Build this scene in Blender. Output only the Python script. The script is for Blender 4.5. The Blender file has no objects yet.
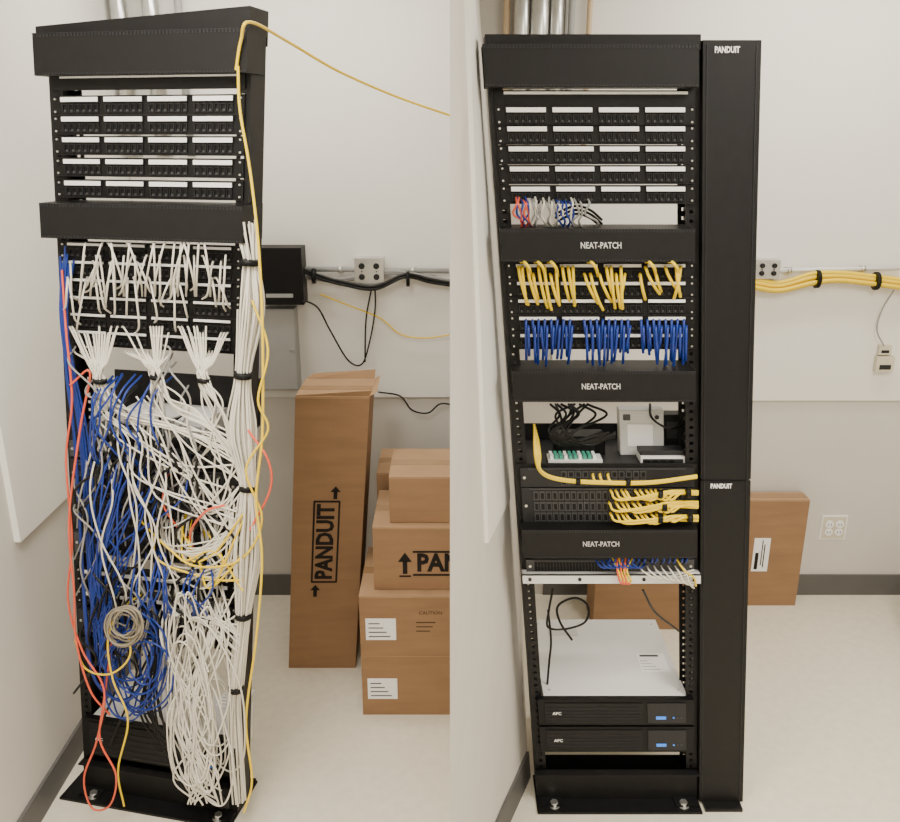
import bpy, math, random
from mathutils import Vector, Matrix
rnd = random.Random(11)
F = 850.0; PITCH = math.radians(18.2); CH = 1.99
S, C = math.sin(PITCH), math.cos(PITCH)
CAM = Vector((0, 0, CH))
WALLY = 3.4; CEIL = 2.75; LEFTX = -1.25; RIGHTX = 2.7; FRONTY = -1.6

def ray(u, v):
    return Vector(((u-450)/F, C + S*(411-v)/F, -S + C*(411-v)/F))
def at_y(u, v, y):
    d = ray(u, v); return CAM + d*(y/d.y)
def bw(u, v, off=0.0):
    return at_y(u, v, WALLY-off)

# ---------------------------------------------------------------- materials
def mat(name, col, rough=0.5, metal=0.0, var=0.0, vscale=8.0, bump=0.0, bscale=60.0, emit=0.0, stretch=None, spec=None):
    m = bpy.data.materials.new(name); m.use_nodes = True
    nt = m.node_tree; b = nt.nodes['Principled BSDF']
    b.inputs['Base Color'].default_value = (*col, 1)
    b.inputs['Roughness'].default_value = rough
    b.inputs['Metallic'].default_value = metal
    if spec is not None: b.inputs['Specular IOR Level'].default_value = spec
    tc = nt.nodes.new('ShaderNodeTexCoord')
    src = tc.outputs['Object']
    if stretch:
        mp = nt.nodes.new('ShaderNodeMapping'); mp.inputs['Scale'].default_value = stretch
        nt.links.new(src, mp.inputs['Vector']); src = mp.outputs['Vector']
    if var > 0:
        n = nt.nodes.new('ShaderNodeTexNoise'); n.inputs['Scale'].default_value = vscale; n.inputs['Detail'].default_value = 6
        nt.links.new(src, n.inputs['Vector'])
        r = nt.nodes.new('ShaderNodeValToRGB')
        r.color_ramp.elements[0].position = 0.3; r.color_ramp.elements[1].position = 0.7
        r.color_ramp.elements[0].color = (*[max(0, x*(1-var)) for x in col], 1)
        r.color_ramp.elements[1].color = (*[min(1, x*(1+var)) for x in col], 1)
        nt.links.new(n.outputs['Fac'], r.inputs['Fac']); nt.links.new(r.outputs['Color'], b.inputs['Base Color'])
    if bump > 0:
        n2 = nt.nodes.new('ShaderNodeTexNoise'); n2.inputs['Scale'].default_value = bscale
        nt.links.new(src, n2.inputs['Vector'])
        bp = nt.nodes.new('ShaderNodeBump'); bp.inputs['Strength'].default_value = bump; bp.inputs['Distance'].default_value = 0.002
        nt.links.new(n2.outputs['Fac'], bp.inputs['Height']); nt.links.new(bp.outputs['Normal'], b.inputs['Normal'])
    if emit > 0:
        b.inputs['Emission Color'].default_value = (*col, 1); b.inputs['Emission Strength'].default_value = emit
    return m
M = {}
M['wall'] = mat('painted_wall', (0.65, 0.615, 0.56), 0.7, var=0.02, vscale=3, bump=0.15, bscale=150)
M['board'] = mat('painted_backboard', (0.86, 0.84, 0.785), 0.55, var=0.015, vscale=2, bump=0.08, bscale=40)
M['floor'] = mat('vinyl_floor', (0.80, 0.735, 0.60), 0.36, var=0.05, vscale=30, bump=0.04, bscale=20)
M['ceil'] = mat('ceiling_tile', (0.8, 0.8, 0.78), 0.9, var=0.05, vscale=80)
M['base'] = mat('rubber_baseboard', (0.11, 0.105, 0.10), 0.55, var=0.05, vscale=6)
M['black'] = mat('powder_black', (0.0065, 0.0062, 0.0066), 0.5, var=0.2, vscale=40, bump=0.1, bscale=400, spec=0.28)
M['black2'] = mat('black_plastic', (0.004, 0.004, 0.0045), 0.5, spec=0.25)
M['dark'] = mat('dark_grey', (0.016, 0.016, 0.018), 0.5, var=0.1, vscale=20, spec=0.35)
M['port'] = mat('port_grey', (0.045, 0.045, 0.048), 0.4)
M['label'] = mat('label_white', (0.93, 0.93, 0.92), 0.5)
M['print'] = mat('printed_white', (0.62, 0.62, 0.60), 0.5)
M['ink'] = mat('ink_black', (0.012, 0.010, 0.009), 0.6, spec=0.2)
M['steel'] = mat('galvanised_steel', (0.62, 0.62, 0.60), 0.3, metal=0.9, var=0.1, vscale=15)
M['grey'] = mat('grey_metal', (0.36, 0.36, 0.35), 0.5, var=0.05)
M['dgrey'] = mat('charcoal_metal', (0.075, 0.08, 0.08), 0.5, var=0.05)
M['lightgrey'] = mat('light_grey_metal', (0.76, 0.755, 0.74), 0.35, var=0.03, vscale=5)
M['card'] = mat('cardboard', (0.30, 0.172, 0.085), 0.8, var=0.10, vscale=5, bump=0.2, bscale=90, stretch=(1, 1, 6))
M['card2'] = mat('cardboard_edge', (0.42, 0.26, 0.14), 0.8, var=0.08, vscale=9)
M['tape'] = mat('packing_tape', (0.34, 0.20, 0.095), 0.25)
M['tan'] = mat('tan_conduit', (0.60, 0.45, 0.28), 0.5)
M['beige'] = mat('beige_plastic', (0.66, 0.60, 0.46), 0.5)
M['cw'] = mat('cable_white', (0.74, 0.70, 0.61), 0.45)
M['cb'] = mat('cable_blue', (0.010, 0.035, 0.25), 0.4)
M['cy'] = mat('cable_yellow', (0.90, 0.63, 0.01), 0.4)
M['co'] = mat('cable_orange', (0.80, 0.11, 0.05), 0.4)
M['ck'] = mat('cable_black', (0.006, 0.006, 0.006), 0.4, spec=0.3)
M['cg'] = mat('cable_grey', (0.30, 0.29, 0.28), 0.5)
M['ct'] = mat('cable_tan', (0.30, 0.26, 0.19), 0.5)
M['green'] = mat('circuit_green', (0.05, 0.35, 0.25), 0.5)
M['led'] = mat('led_blue', (0.05, 0.25, 0.9), 0.4, emit=0.3)
M['lamp'] = mat('troffer_diffuser', (1, 0.98, 0.94), 0.6, emit=1.5)

# ---------------------------------------------------------------- builders
def ident(x, y, z): return Vector((x, y, z))
class MB:
    def __init__(self, name, T=ident):
        self.name = name; self.T = T; self.v = []; self.f = []; self.fm = []; self.sm = []; self.ms = []
    def mi(self, m):
        if m not in self.ms: self.ms.append(m)
        return self.ms.index(m)
    def quad(self, pts, m, smooth=False, world=False):
        n = len(self.v)
        self.v += [Vector(p) if world else self.T(*p) for p in pts]
        self.f.append(list(range(n, n+len(pts)))); self.fm.append(self.mi(m)); self.sm.append(smooth)
    def box(self, x0, x1, y0, y1, z0, z1, m, T=None):
        T = T or self.T
        n = len(self.v)
        for x, y, z in ((x0,y0,z0),(x1,y0,z0),(x1,y1,z0),(x0,y1,z0),(x0,y0,z1),(x1,y0,z1),(x1,y1,z1),(x0,y1,z1)):
            self.v.append(T(x, y, z))
        for q in ((0,3,2,1),(4,5,6,7),(0,1,5,4),(1,2,6,5),(2,3,7,6),(3,0,4,7)):
            self.f.append([n+i for i in q]); self.fm.append(self.mi(m)); self.sm.append(False)
    def cyl(self, p0, p1, r, m, n=16, r2=None, world=False, caps=True):
        if not world: p0 = self.T(*p0); p1 = self.T(*p1)
        p0 = Vector(p0); p1 = Vector(p1); r2 = r if r2 is None else r2
        d = (p1-p0).normalized(); a = d.orthogonal().normalized(); b = d.cross(a)
        k = len(self.v)
        for p, rr in ((p0, r), (p1, r2)):
            for i in range(n):
                t = 2*math.pi*i/n; self.v.append(p + a*rr*math.cos(t) + b*rr*math.sin(t))
        for i in range(n):
            j = (i+1) % n
            self.f.append([k+i, k+j, k+n+j, k+n+i]); self.fm.append(self.mi(m)); self.sm.append(True)
        if caps:
            self.f.append([k+i for i in reversed(range(n))]); self.fm.append(self.mi(m)); self.sm.append(False)
            self.f.append([k+n+i for i in range(n)]); self.fm.append(self.mi(m)); self.sm.append(False)
    def text(self, s, size, fn, m, bold=0.02):
        """fn maps glyph plane (x,y) (centred) to builder coordinates"""
        cu = bpy.data.curves.new('t', 'FONT'); cu.body = s; cu.size = size; cu.align_x = 'CENTER'; cu.align_y = 'CENTER'
        cu.offset = bold*size; cu.resolution_u = 2
        ob = bpy.data.objects.new('t', cu); bpy.context.collection.objects.link(ob)
        dg = bpy.context.evaluated_depsgraph_get(); dg.update()
        me = bpy.data.meshes.new_from_object(ob.evaluated_get(dg))
        k = len(self.v)
        for vv in me.vertices: self.v.append(self.T(*fn(vv.co.x, vv.co.y)))
        for p in me.polygons:
            self.f.append([k+i for i in p.vertices]); self.fm.append(self.mi(m)); self.sm.append(False)
        bpy.data.objects.remove(ob); bpy.data.meshes.remove(me)
    def build(self, bevel=0.0):
        me = bpy.data.meshes.new(self.name)
        o = Vector((0, 0, 0))
        for p in self.v: o += p
        o /= len(self.v)
        o.z = min(p.z for p in self.v)
        me.from_pydata([tuple(p-o) for p in self.v], [], self.f)
        for m in self.ms: me.materials.append(M[m])
        for p, i, s in zip(me.polygons, self.fm, self.sm): p.material_index = i; p.use_smooth = s
        me.validate()
        ob = bpy.data.objects.new(self.name, me); ob.location = o
        bpy.context.collection.objects.link(ob)
        if bevel > 0:
            bv = ob.modifiers.new('bevel', 'BEVEL'); bv.width = bevel; bv.segments = 2; bv.limit_method = 'ANGLE'; bv.angle_limit = math.radians(50)
        return ob

def catmull(P, n=7):
    P = [Vector(p) for p in P]
    if len(P) < 3:
        return [P[0].lerp(P[1], i/6) for i in range(7)]
    Q = [P[0]*2-P[1]] + P + [P[-1]*2-P[-2]]
    out = []
    for i in range(1, len(Q)-2):
        p0, p1, p2, p3 = Q[i-1:i+3]
        for j in range(n):
            t = j/n
            out.append(0.5*((2*p1)+(p2-p0)*t+(2*p0-5*p1+4*p2-p3)*t*t+(3*p1-p0-3*p2+p3)*t**3))
    out.append(P[-1]); return out
class Cables:
    def __init__(self, name, m, r=0.0028):
        self.name = name; self.r = r; self.m = m
        self.cu = bpy.data.curves.new(name, 'CURVE'); self.cu.dimensions = '3D'
        self.cu.bevel_depth = r; self.cu.bevel_resolution = 1; self.cu.use_fill_caps = True
    def add(self, pts, r=None, n=7):
        q = catmull(pts, n); sp = self.cu.splines.new('POLY'); sp.points.add(len(q)-1)
        for p, w in zip(sp.points, q):
            p.co = (*w, 1); p.radius = (r or self.r)/self.r
    def build(self):
        ob = bpy.data.objects.new('tmp', self.cu); bpy.context.collection.objects.link(ob)
        dg = bpy.context.evaluated_depsgraph_get(); dg.update()
        me = bpy.data.meshes.new_from_object(ob.evaluated_get(dg))
        bpy.data.objects.remove(ob)
        me.materials.clear(); me.materials.append(M[self.m])
        for p in me.polygons: p.use_smooth = True; p.material_index = 0
        o = bpy.data.objects.new(self.name, me); bpy.context.collection.objects.link(o); return o

class Rack:
    def __init__(self, O, psi, k, W, H):
        self.O = Vector(O); self.ax = Vector((math.cos(psi), -math.sin(psi), 0)); self.ay = Vector((math.sin(psi), math.cos(psi), 0))
        self.up = Vector((k, 0, 1)); self.W = W; self.H = H
    def T(self, a, b, z): return self.O + self.ax*a + self.ay*b + self.up*z
    def az(self, u, v, b=0.0):
        D = ray(u, v); m = Matrix(((self.ax.x, self.up.x, -D.x), (self.ax.y, self.up.y, -D.y), (self.ax.z, self.up.z, -D.z)))
        s = m.inverted() @ (CAM - self.O - self.ay*b)
        return s.x, s.y
    def z(self, v, b=0.0, u=None): return self.az(u or self.uc, v, b)[1]
    def a(self, u, v, b=0.0): return self.az(u, v, b)[0]
    def P(self, u, v, b=0.0):
        a, z = self.az(u, v, b); return self.T(a, b, z)

L = Rack((-1.163, 2.20, 0), math.radians(12.3), 0.092, 0.525, 2.22); L.uc = 150
R = Rack((0.274, 2.15, 0), 0.0, -0.0877, 0.50, 2.20); R.uc = 600

# ---------------------------------------------------------------- room shell
def slab(name, x0, x1, y0, y1, z0, z1, m):
    b = MB(name); b.box(x0, x1, y0, y1, z0, z1, m); return b.build()
slab('floor', LEFTX-0.1, RIGHTX+0.1, FRONTY-0.1, WALLY+0.1, -0.1, 0, 'floor')
slab('ceiling', LEFTX-0.1, RIGHTX+0.1, FRONTY-0.1, WALLY+0.1, CEIL, CEIL+0.1, 'ceil')
slab('wall_back', LEFTX-0.1, RIGHTX+0.1, WALLY, WALLY+0.1, 0, CEIL, 'wall')
slab('wall_left', LEFTX-0.1, LEFTX, FRONTY-0.1, WALLY, 0, CEIL, 'wall')
slab('wall_right', RIGHTX, RIGHTX+0.1, FRONTY-0.1, WALLY, 0, CEIL, 'wall')
slab('wall_front', LEFTX, RIGHTX, FRONTY-0.1, FRONTY, 0, CEIL, 'wall')
PY0 = 1.63; KY = 2.25
def px_right(y, z):
    m = min(y, KY)-PY0; e = max(0, y-KY)
    return (0.41*m+0.06*e) + ((0.096-0.41)*m)*z/2.2
def px_left(y, z):
    t = (y-PY0)/(WALLY-PY0); return t*(0.10-0.08*z/CEIL)
b = MB('wall_partition')
ys = [PY0, 1.8, 1.96, 2.13, KY, 2.7, 3.05, WALLY]; zs = [CEIL*i/8 for i in range(9)]
for i in range(len(ys)-1):
    for j in range(8):
        y0, y1, z0, z1 = ys[i], ys[i+1], zs[j], zs[j+1]
        b.quad([(px_right(y0,z0),y0,z0),(px_right(y1,z0),y1,z0),(px_right(y1,z1),y1,z1),(px_right(y0,z1),y0,z1)], 'wall')
        b.quad([(px_left(y0,z0),y0,z0),(px_left(y0,z1),y0,z1),(px_left(y1,z1),y1,z1),(px_left(y1,z0),y1,z0)], 'wall')
b.build()
def ruled(name, ya, yb, za, zb, th, m):
    b = MB(name); n = 6
    def p(i, j, o):
        y = ya+(yb-ya)*i/n; z = za+(zb-za)*j/n; return (px_right(y, z)+o, y, z)
    for i in range(n):
        for j in range(n): b.quad([p(i,j,th), p(i+1,j,th), p(i+1,j+1,th), p(i,j+1,th)], m)
        b.quad([p(i,0,0), p(i+1,0,0), p(i+1,0,th), p(i,0,th)], m)
        b.quad([p(i,n,0), p(i,n,th), p(i+1,n,th), p(i+1,n,0)], m)
        b.quad([p(0,i,0), p(0,i,th), p(0,i+1,th), p(0,i+1,0)], m)
    b.build()
ruled('trim_2', 1.96, 2.24, 0.99, 2.72, 0.010, 'board')
ruled('baseboard_partition', 1.66, 2.25, 0, 0.10, 0.008, 'base')
slab('trim_1', LEFTX, LEFTX+0.018, 2.2, WALLY, 0.87, CEIL-0.01, 'board')
zb = bw(600, 396).z
slab('trim_3', LEFTX+0.02, px_left(WALLY, 1)-0.01, WALLY-0.016, WALLY, zb, CEIL-0.01, 'board')
slab('trim_4', 0.42, RIGHTX-0.01, WALLY-0.016, WALLY, zb-0.015, CEIL-0.01, 'board')
slab('baseboard_left', LEFTX, LEFTX+0.01, FRONTY, WALLY, 0, 0.10, 'base')
slab('baseboard_back', LEFTX+0.01, px_left(WALLY, 0)-0.01, WALLY-0.01, WALLY, 0, 0.10, 'base')
slab('baseboard_rear', 0.42, RIGHTX-0.01, WALLY-0.01, WALLY, 0, 0.10, 'base')
slab('baseboard_right', RIGHTX-0.01, RIGHTX, FRONTY, WALLY-0.01, 0, 0.10, 'base')

# ---------------------------------------------------------------- racks
def make_rack(K, base_l=0.005, base_b=0.10):
    b = MB('network_rack', K.T); W, H = K.W, K.H
    for x0, sg in ((0.0, 1), (W, -1)):
        def bx(o0, o1, y0, y1, z0, z1, m='black'):
            xa, xb = x0+sg*o0, x0+sg*o1
            b.box(min(xa, xb), max(xa, xb), y0, y1, z0, z1, m)
        bx(0, 0.004, 0.0, 0.08, 0.01, H)              # web
        for y in (0.0, 0.076):                         # slotted flanges
            bx(0.004, 0.014, y, y+0.004, 0.01, H); bx(0.024, 0.034, y, y+0.004, 0.01, H)
            n = 96
            for i in range(n):
                z = 0.02+(H-0.03)*i/n
                bx(0.014, 0.024, y, y+0.004, z, z+0.014)
        bx(0.004, 0.075, -0.04, base_b, 0.008, 0.016)
    b.box(0, W, -0.01, 0.09, H, H+0.004, 'black'); b.box(0, W, -0.01, -0.006, H-0.03, H, 'black'); b.box(0, W, 0.086, 0.09, H-0.04, H, 'black')
    b.box(-base_l, W+0.001, -0.06, base_b, 0.0, 0.008, 'black')
    b.box(0.0, W, -0.004, 0.0, 0.008, 0.12, 'black'); b.box(0.0, W, 0.082, 0.086, 0.008, 0.10, 'black')
    b.box(0.0, W, -0.03, 0.0, 0.116, 0.12, 'black')
    for a in (0.05, W-0.05):
        b.cyl((a, -0.03, 0.006), (a, -0.03, 0.022), 0.012, 'steel', 6)
        b.cyl((a, -0.03, 0.006), (a, -0.03, 0.010), 0.018, 'steel', 16)
    if K is L:       # rear top angle standing a little proud on the right
        n = len(b.v)
        for a, bb, z in ((-0.02, -0.012, H-0.02), (W, -0.012, H-0.02), (W, 0.09, H-0.02), (-0.02, 0.09, H-0.02), (-0.02, -0.012, H+0.006), (W, -0.012, H+0.036), (W, 0.09, H+0.036), (-0.02, 0.09, H+0.006)):
            b.v.append(K.T(a, bb, z))
        for q in ((0,3,2,1),(4,5,6,7),(0,1,5,4),(1,2,6,5),(2,3,7,6),(3,0,4,7)):
            b.f.append([n+j for j in q]); b.fm.append(b.mi('black')); b.sm.append(False)
    return b.build()
make_rack(R); make_rack(L, base_l=0.05, base_b=0.14)

def manager(K, v0, v1, u0, u1, b0=-0.06, text=None, name='horizontal_cable_manager', depth=0.05):
    z1, z0 = K.z(v0, b0), K.z(v1, b0); vm = (v0+v1)/2
    a0, a1 = K.a(u0, vm, b0), K.a(u1, vm, b0)
    b = MB(name, K.T)
    b.box(a0, a1, b0, b0+0.004, z0, z1, 'black')
    b.box(a0, a1, b0+0.004, depth, z1-0.003, z1, 'black')
    b.box(a0, a1, b0+0.004, depth, z0, z0+0.003, 'black')
    for x in (a0, a1-0.003): b.box(x, x+0.003, b0+0.004, depth, z0+0.003, z1-0.003, 'black')
    n = 60
    for i in range(n):
        x = a0+(a1-a0)*(i+0.2)/n; w = (a1-a0)/n*0.6
        b.box(x, x+w, b0-0.0015, b0, z1-0.008, z1-0.002, 'dark')
        b.box(x, x+w, b0-0.0015, b0, z0+0.002, z0+0.006, 'dark')
    b.box(a0, a1, b0-0.002, b0, z1-0.0012, z1, 'dark')
    if text:
        zc = (z0+z1)/2; ac = K.a(601, vm, b0)
        b.text(text, 0.0215, lambda x, y: (ac+x*0.77, b0-0.0018, zc+y), 'print', 0.012)
    return b.build()

def patch_panel(K, vt, h=0.0445, labels=True, lab_h=0.0105, uref=None, zt=None):
    zt = zt or K.z(vt, 0, uref); b = MB('patch_panel', K.T); a0, a1 = 0.012, K.W-0.012
    b.box(a0, a1, -0.006, 0.0, zt-h, zt, 'black2')
    b.box(a0, a1, -0.009, -0.006, zt-0.002, zt, 'black'); b.box(a0, a1, -0.009, -0.006, zt-h, zt-h+0.002, 'black')
    b.box(a0+0.03, a1-0.03, 0.0, 0.035, zt-h+0.004, zt-0.006, 'dark')
    g0, g1 = 0.030, K.W-0.030; gw = (g1-g0)/4
    for g in range(4):
        x0 = g0+g*gw+0.008; x1 = g0+(g+1)*gw-0.008
        if labels:
            b.box(x0-0.001, x1+0.001, -0.012, -0.006, zt-0.005-lab_h, zt-0.003, 'dark')
            b.box(x0, x1, -0.0135, -0.012, zt-0.0035-lab_h, zt-0.0035, 'label')
        pw = (x1-x0)/6
        for i in range(6):
            xa = x0+i*pw+0.0015; xb = xa+pw-0.003
            z1 = zt-0.019; z0 = zt-0.038
            b.box(xa, xb, -0.010, -0.006, z1-0.0015, z1, 'dark'); b.box(xa, xb, -0.010, -0.006, z0, z0+0.0015, 'dark')
            b.box(xa, xa+0.0012, -0.010, -0.006, z0+0.0015, z1-0.0015, 'dark'); b.box(xb-0.0012, xb, -0.010, -0.006, z0+0.0015, z1-0.0015, 'dark')
            b.box(xa+0.004, xb-0.004, -0.0085, -0.006, z0+0.002, z0+0.006, 'port')
    for x in (a0+0.008, a1-0.008):
        for z in (zt-0.008, zt-h+0.008): b.cyl((x, -0.010, z), (x, -0.006, z), 0.0025, 'steel', 8)
    return b.build()

for v in (109, 128, 148, 168, 188): patch_panel(R, v-3)
for v in (98, 118, 139, 161, 183): patch_panel(L, v-3)
for K, v in ((R, 93), (L, 76)):
    z = K.z(v); b = MB('blank_filler_panel', K.T); b.box(0.012, K.W-0.012, -0.005, 0, z-0.030, z+0.006, 'black2')
    b.box(0.035, K.W-0.03, -0.008, -0.005, z-0.003, z+0.003, 'label'); b.build()

manager(R, 44, 87, 484, 699, -0.05); manager(L, 30, 74, 33, 247, -0.05)
manager(R, 229, 262, 501, 695, -0.06, 'NEAT-PATCH'); manager(R, 371, 402, 513, 696, -0.06, 'NEAT-PATCH'); manager(R, 530, 558, 523, 697, -0.06, 'NEAT-PATCH')
manager(L, 205, 241, 40, 243, -0.06)

zt = R.z(262)
for i in range(5): patch_panel(R, 0, lab_h=0.0075, zt=zt-0.0448*i)
zt = L.z(243)
for i in range(6): patch_panel(L, 0, lab_h=0.006, zt=zt-0.0452*i)

def vmanager():
    b = MB('vertical_cable_manager', R.T)
    a0, a1 = R.W+0.002, R.W+0.137; H = R.z(40, -0.02); f = -0.02
    b.box(a0, a1, 0.0, 0.16, 0.0, H-0.01, 'black')
    zs = R.z(480, f)
    b.box(a0, a1, f, 0.0, 0.012, zs-0.003, 'black'); b.box(a0, a1, f, 0.0, zs+0.003, H, 'black')
    b.box(a0+0.004, a1-0.004, f+0.004, 0.0, zs-0.003, zs+0.003, 'dark')
    b.box(a1-0.012, a1-0.010, f-0.002, f, 0.02, H-0.01, 'dark')
    b.box(a0+0.008, a0+0.010, f-0.002, f, 0.02, H-0.01, 'dark')
    for vv, uu in ((50, 727), (486, 721)):
        a, z = R.az(uu, vv, f)
        b.text('PANDUIT', 0.019, lambda x, y: (a+x*0.72, f-0.0022, z+y), 'label', 0.035)
    b.box(a0+0.01, a1-0.01, -0.05, 0.0, 0, 0.012, 'black')
    return b.build(0.0015)
vmanager()

def switch(K, v0, v1, name='network_switch', body='dark', face='dark', depth=0.28, ports=24, rows=2, pc='port', b0=-0.012, pa0=0.0, pa1=1.0):
    z1, z0 = K.z(v0, b0), K.z(v1, b0)
    b = MB(name, K.T); a0, a1 = 0.036, K.W-0.036
    b.box(a0, a1, 0.0, depth, z0+0.001, z1-0.001, body)
    b.box(a0-0.022, a1+0.022, b0, 0.0, z0, z1, face)
    b.box(a0, a1, b0-0.002, b0, z1-0.004, z1-0.001, 'port')
    h = (z1-z0-0.010)/rows; w = (a1-a0)*(pa1-pa0)/ports
    for r in range(rows):
        for i in range(ports):
            x = a0+(a1-a0)*pa0+i*w; z = z0+0.004+r*h
            b.box(x+w*0.1, x+w*0.9, b0-0.003, b0, z+h*0.08, z+h*0.92, pc)
            b.box(x+w*0.25, x+w*0.75, b0-0.0034, b0-0.003, z+h*0.2, z+h*0.75, 'black2')
    for x in (a0-0.012, a1+0.012): b.cyl((x, b0-0.003, (z0+z1)/2), (x, b0, (z0+z1)/2), 0.004, 'steel', 8)
    return b.build()
switch(R, 468, 487, depth=0.20, pa0=0.2, pa1=0.75, ports=12, body='dgrey')
switch(R, 488, 523, body='dgrey', face='dark', depth=0.30, pa0=0.02, pa1=0.98, ports=24, rows=3)
switch(R, 560, 572, face='port', body='dgrey', depth=0.30, pc='black2', rows=2, pa1=0.5)
b = MB('rack_shelf', R.T)
z = R.z(573, -0.02); b.box(0.0, R.W, -0.03, 0.08, z-0.003, z, 'lightgrey'); b.box(0.0, R.W, -0.03, -0.026, z-0.028, z, 'lightgrey')
for x in (0.02, 0.16, 0.34, 0.48): b.cyl((x, -0.034, z-0.014), (x, -0.03, z-0.014), 0.005, 'dark', 10)
b.build()

b = MB('rack_shelf', R.T); zs = R.z(467, 0.0)
b.box(0.036, R.W-0.036, 0.0, 0.22, zs, zs+0.004, 'dark'); b.box(0.005, R.W-0.005, -0.006, 0.0, zs-0.004, zs+0.012, 'black')
b.box(0.036, R.W-0.036, 0.218, 0.222, zs+0.004, zs+0.05, 'dark'); b.build()
b = MB('network_modem', R.T)
a0 = R.a(620, 440, 0.08); a1 = R.a(664, 440, 0.08); z1 = R.z(410, 0.08)
b.box(a0, a1, 0.08, 0.12, zs+0.004, z1, 'print'); b.box(a0+0.02, a1-0.03, 0.076, 0.08, zs+0.03, z1-0.04, 'label')
b.box(a0+0.01, a0+0.03, 0.076, 0.08, z1-0.03, z1-0.012, 'port'); b.cyl((a1-0.02, 0.072, z1-0.02), (a1-0.02, 0.08, z1-0.02), 0.006, 'dark'); b.build(0.002)
b = MB('network_router', R.T)
b.box(a1+0.004, a1+0.058, 0.09, 0.13, zs+0.004, zs+0.12, 'black2'); b.box(a1+0.010, a1+0.05, 0.088, 0.09, zs+0.02, zs+0.03, 'port')
b.box(a1+0.010, a1+0.05, 0.088, 0.09, zs+0.05, zs+0.10, 'dark'); b.build(0.003)
b = MB('media_converter', R.T)
a0 = R.a(640, 458, 0.02); a1 = R.a(684, 458, 0.02)
b.box(a0, a1, 0.01, 0.07, zs+0.004, zs+0.026, 'lightgrey'); b.box(a0+0.005, a1-0.005, 0.008, 0.01, zs+0.008, zs+0.02, 'dark')
for i in range(4): b.box(a0+0.01+i*0.022, a0+0.025+i*0.022, 0.006, 0.008, zs+0.010, zs+0.018, 'black2')
b.box(a0-0.0, a1, 0.02, 0.06, zs+0.026, zs+0.04, 'dark'); b.build(0.001)
b = MB('termination_block', R.T)
a0 = R.a(548, 458, 0.02); a1 = R.a(602, 458, 0.02)
b.box(a0, a1, 0.01, 0.06, zs+0.004, zs+0.016, 'lightgrey')
for i in range(10): b.box(a0+0.006+i*0.013, a0+0.014+i*0.013, 0.015, 0.055, zs+0.016, zs+0.026, 'green' if i % 3 else 'label')
b.build()
b = MB('power_adapter', R.T)
a0 = R.a(556, 440, 0.05); b.box(a0, a0+0.14, 0.08, 0.14, zs+0.004, zs+0.06, 'black2'); b.box(a0+0.02, a0+0.11, 0.078, 0.08, zs+0.015, zs+0.04, 'dark'); b.build(0.004)

def ups(K, v0, v1, depth, top='lightgrey'):
    b0 = -0.02; z1, z0 = K.z(v0, b0), K.z(v1, b0); b = MB('battery_backup_unit', K.T)
    a0, a1 = 0.040, K.W-0.030; h = z1-z0
    b.box(a0, a1, 0.0, depth, z0+0.002, z1-0.001, top)
    b.box(a0-0.02, a1+0.015, b0, 0.0, z0, z1, 'black2')
    b.box(a0, a0+0.29, b0-0.003, b0, z0+0.010, z1-0.010, 'black')
    for i in range(5): b.box(a0+0.004, a0+0.286, b0-0.0045, b0-0.003, z0+0.014+i*(h-0.03)/5, z0+0.016+i*(h-0.03)/5, 'dark')
    b.box(a1-0.125, a1-0.01, b0-0.004, b0, z0+0.010, z1-0.010, 'dark')
    b.box(a1-0.10, a1-0.07, b0-0.006, b0-0.004, z0+0.024, z0+0.034, 'led')
    for i in range(3): b.box(a1-0.05+i*0.012, a1-0.045+i*0.012, b0-0.006, b0-0.004, z0+0.027, z0+0.032, 'port' if i else 'led')
    b.text('APC', 0.014, lambda x, y: (a0+0.035+x, b0-0.0055, z0+h*0.5+y), 'label', 0.02)
    b.box(a1-0.11, a1-0.02, 0.12, 0.22, z1-0.001, z1-0.0004, 'label')
    for i in range(4): b.box(a1-0.105, a1-0.05-0.01*i, 0.130+0.015*i, 0.133+0.015*i, z1-0.0004, z1, 'grey')
    b.box(a1-0.10, a1-0.04, 0.20, 0.21, z1-0.0004, z1, 'port')
    b.box(a0+0.05, a0+0.15, depth-0.10, depth-0.06, z1-0.001, z1, 'print')
    for x in (a0+0.02, a1-0.02):
        for y in (0.03, depth-0.03): b.cyl((x, y, z1-0.001), (x, y, z1+0.001), 0.004, 'steel', 8)
    return b.build(0.001)
ups(R, 727, 752, 0.42); ups(R, 700, 725, 0.42)

# ---------------------------------------------------------------- cables right bay
cy = Cables('yellow_patch_cables', 'cy', 0.0040)
def drop(cab, K, u, v0, v1, du=4, r=None, out=0.04):
    cab.add([K.P(u, v0, -0.008), K.P(u+du*0.1, v0+1.5, -out*0.8), K.P(u+du*0.4, v0+(v1-v0)*0.35, -out), K.P(u+du, v0+(v1-v0)*0.75, -out*0.8), K.P(u+du*1.5, v1, -0.012)], r)
for u, d in ((518, 6), (522, 3), (527, 7), (533, 4), (538, 6), (544, 4), (550, 7), (556, 3), (562, 6), (568, 4), (573, 1), (584, 10), (590, 8), (599, 9), (606, 5), (611, 3), (616, 4), (621, 1), (625, -3), (640, 4), (645, 9), (656, 4), (665, 8), (676, 3), (681, -4)):
    drop(cy, R, u, 267 if rnd.random() < 0.6 else 274, rnd.uniform(298, 310) if u < 630 else rnd.uniform(290, 302), d+rnd.uniform(-1, 1))
for u in (521, 535, 548, 588, 646, 669):
    cy.add([R.P(u, 262, -0.02), R.P(u+3, 262, -0.06), R.P(u+8, 268, -0.06), R.P(u+10, 276, -0.012)])
cy.build()
cb = Cables('blue_patch_cables', 'cb', 0.0036)
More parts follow.
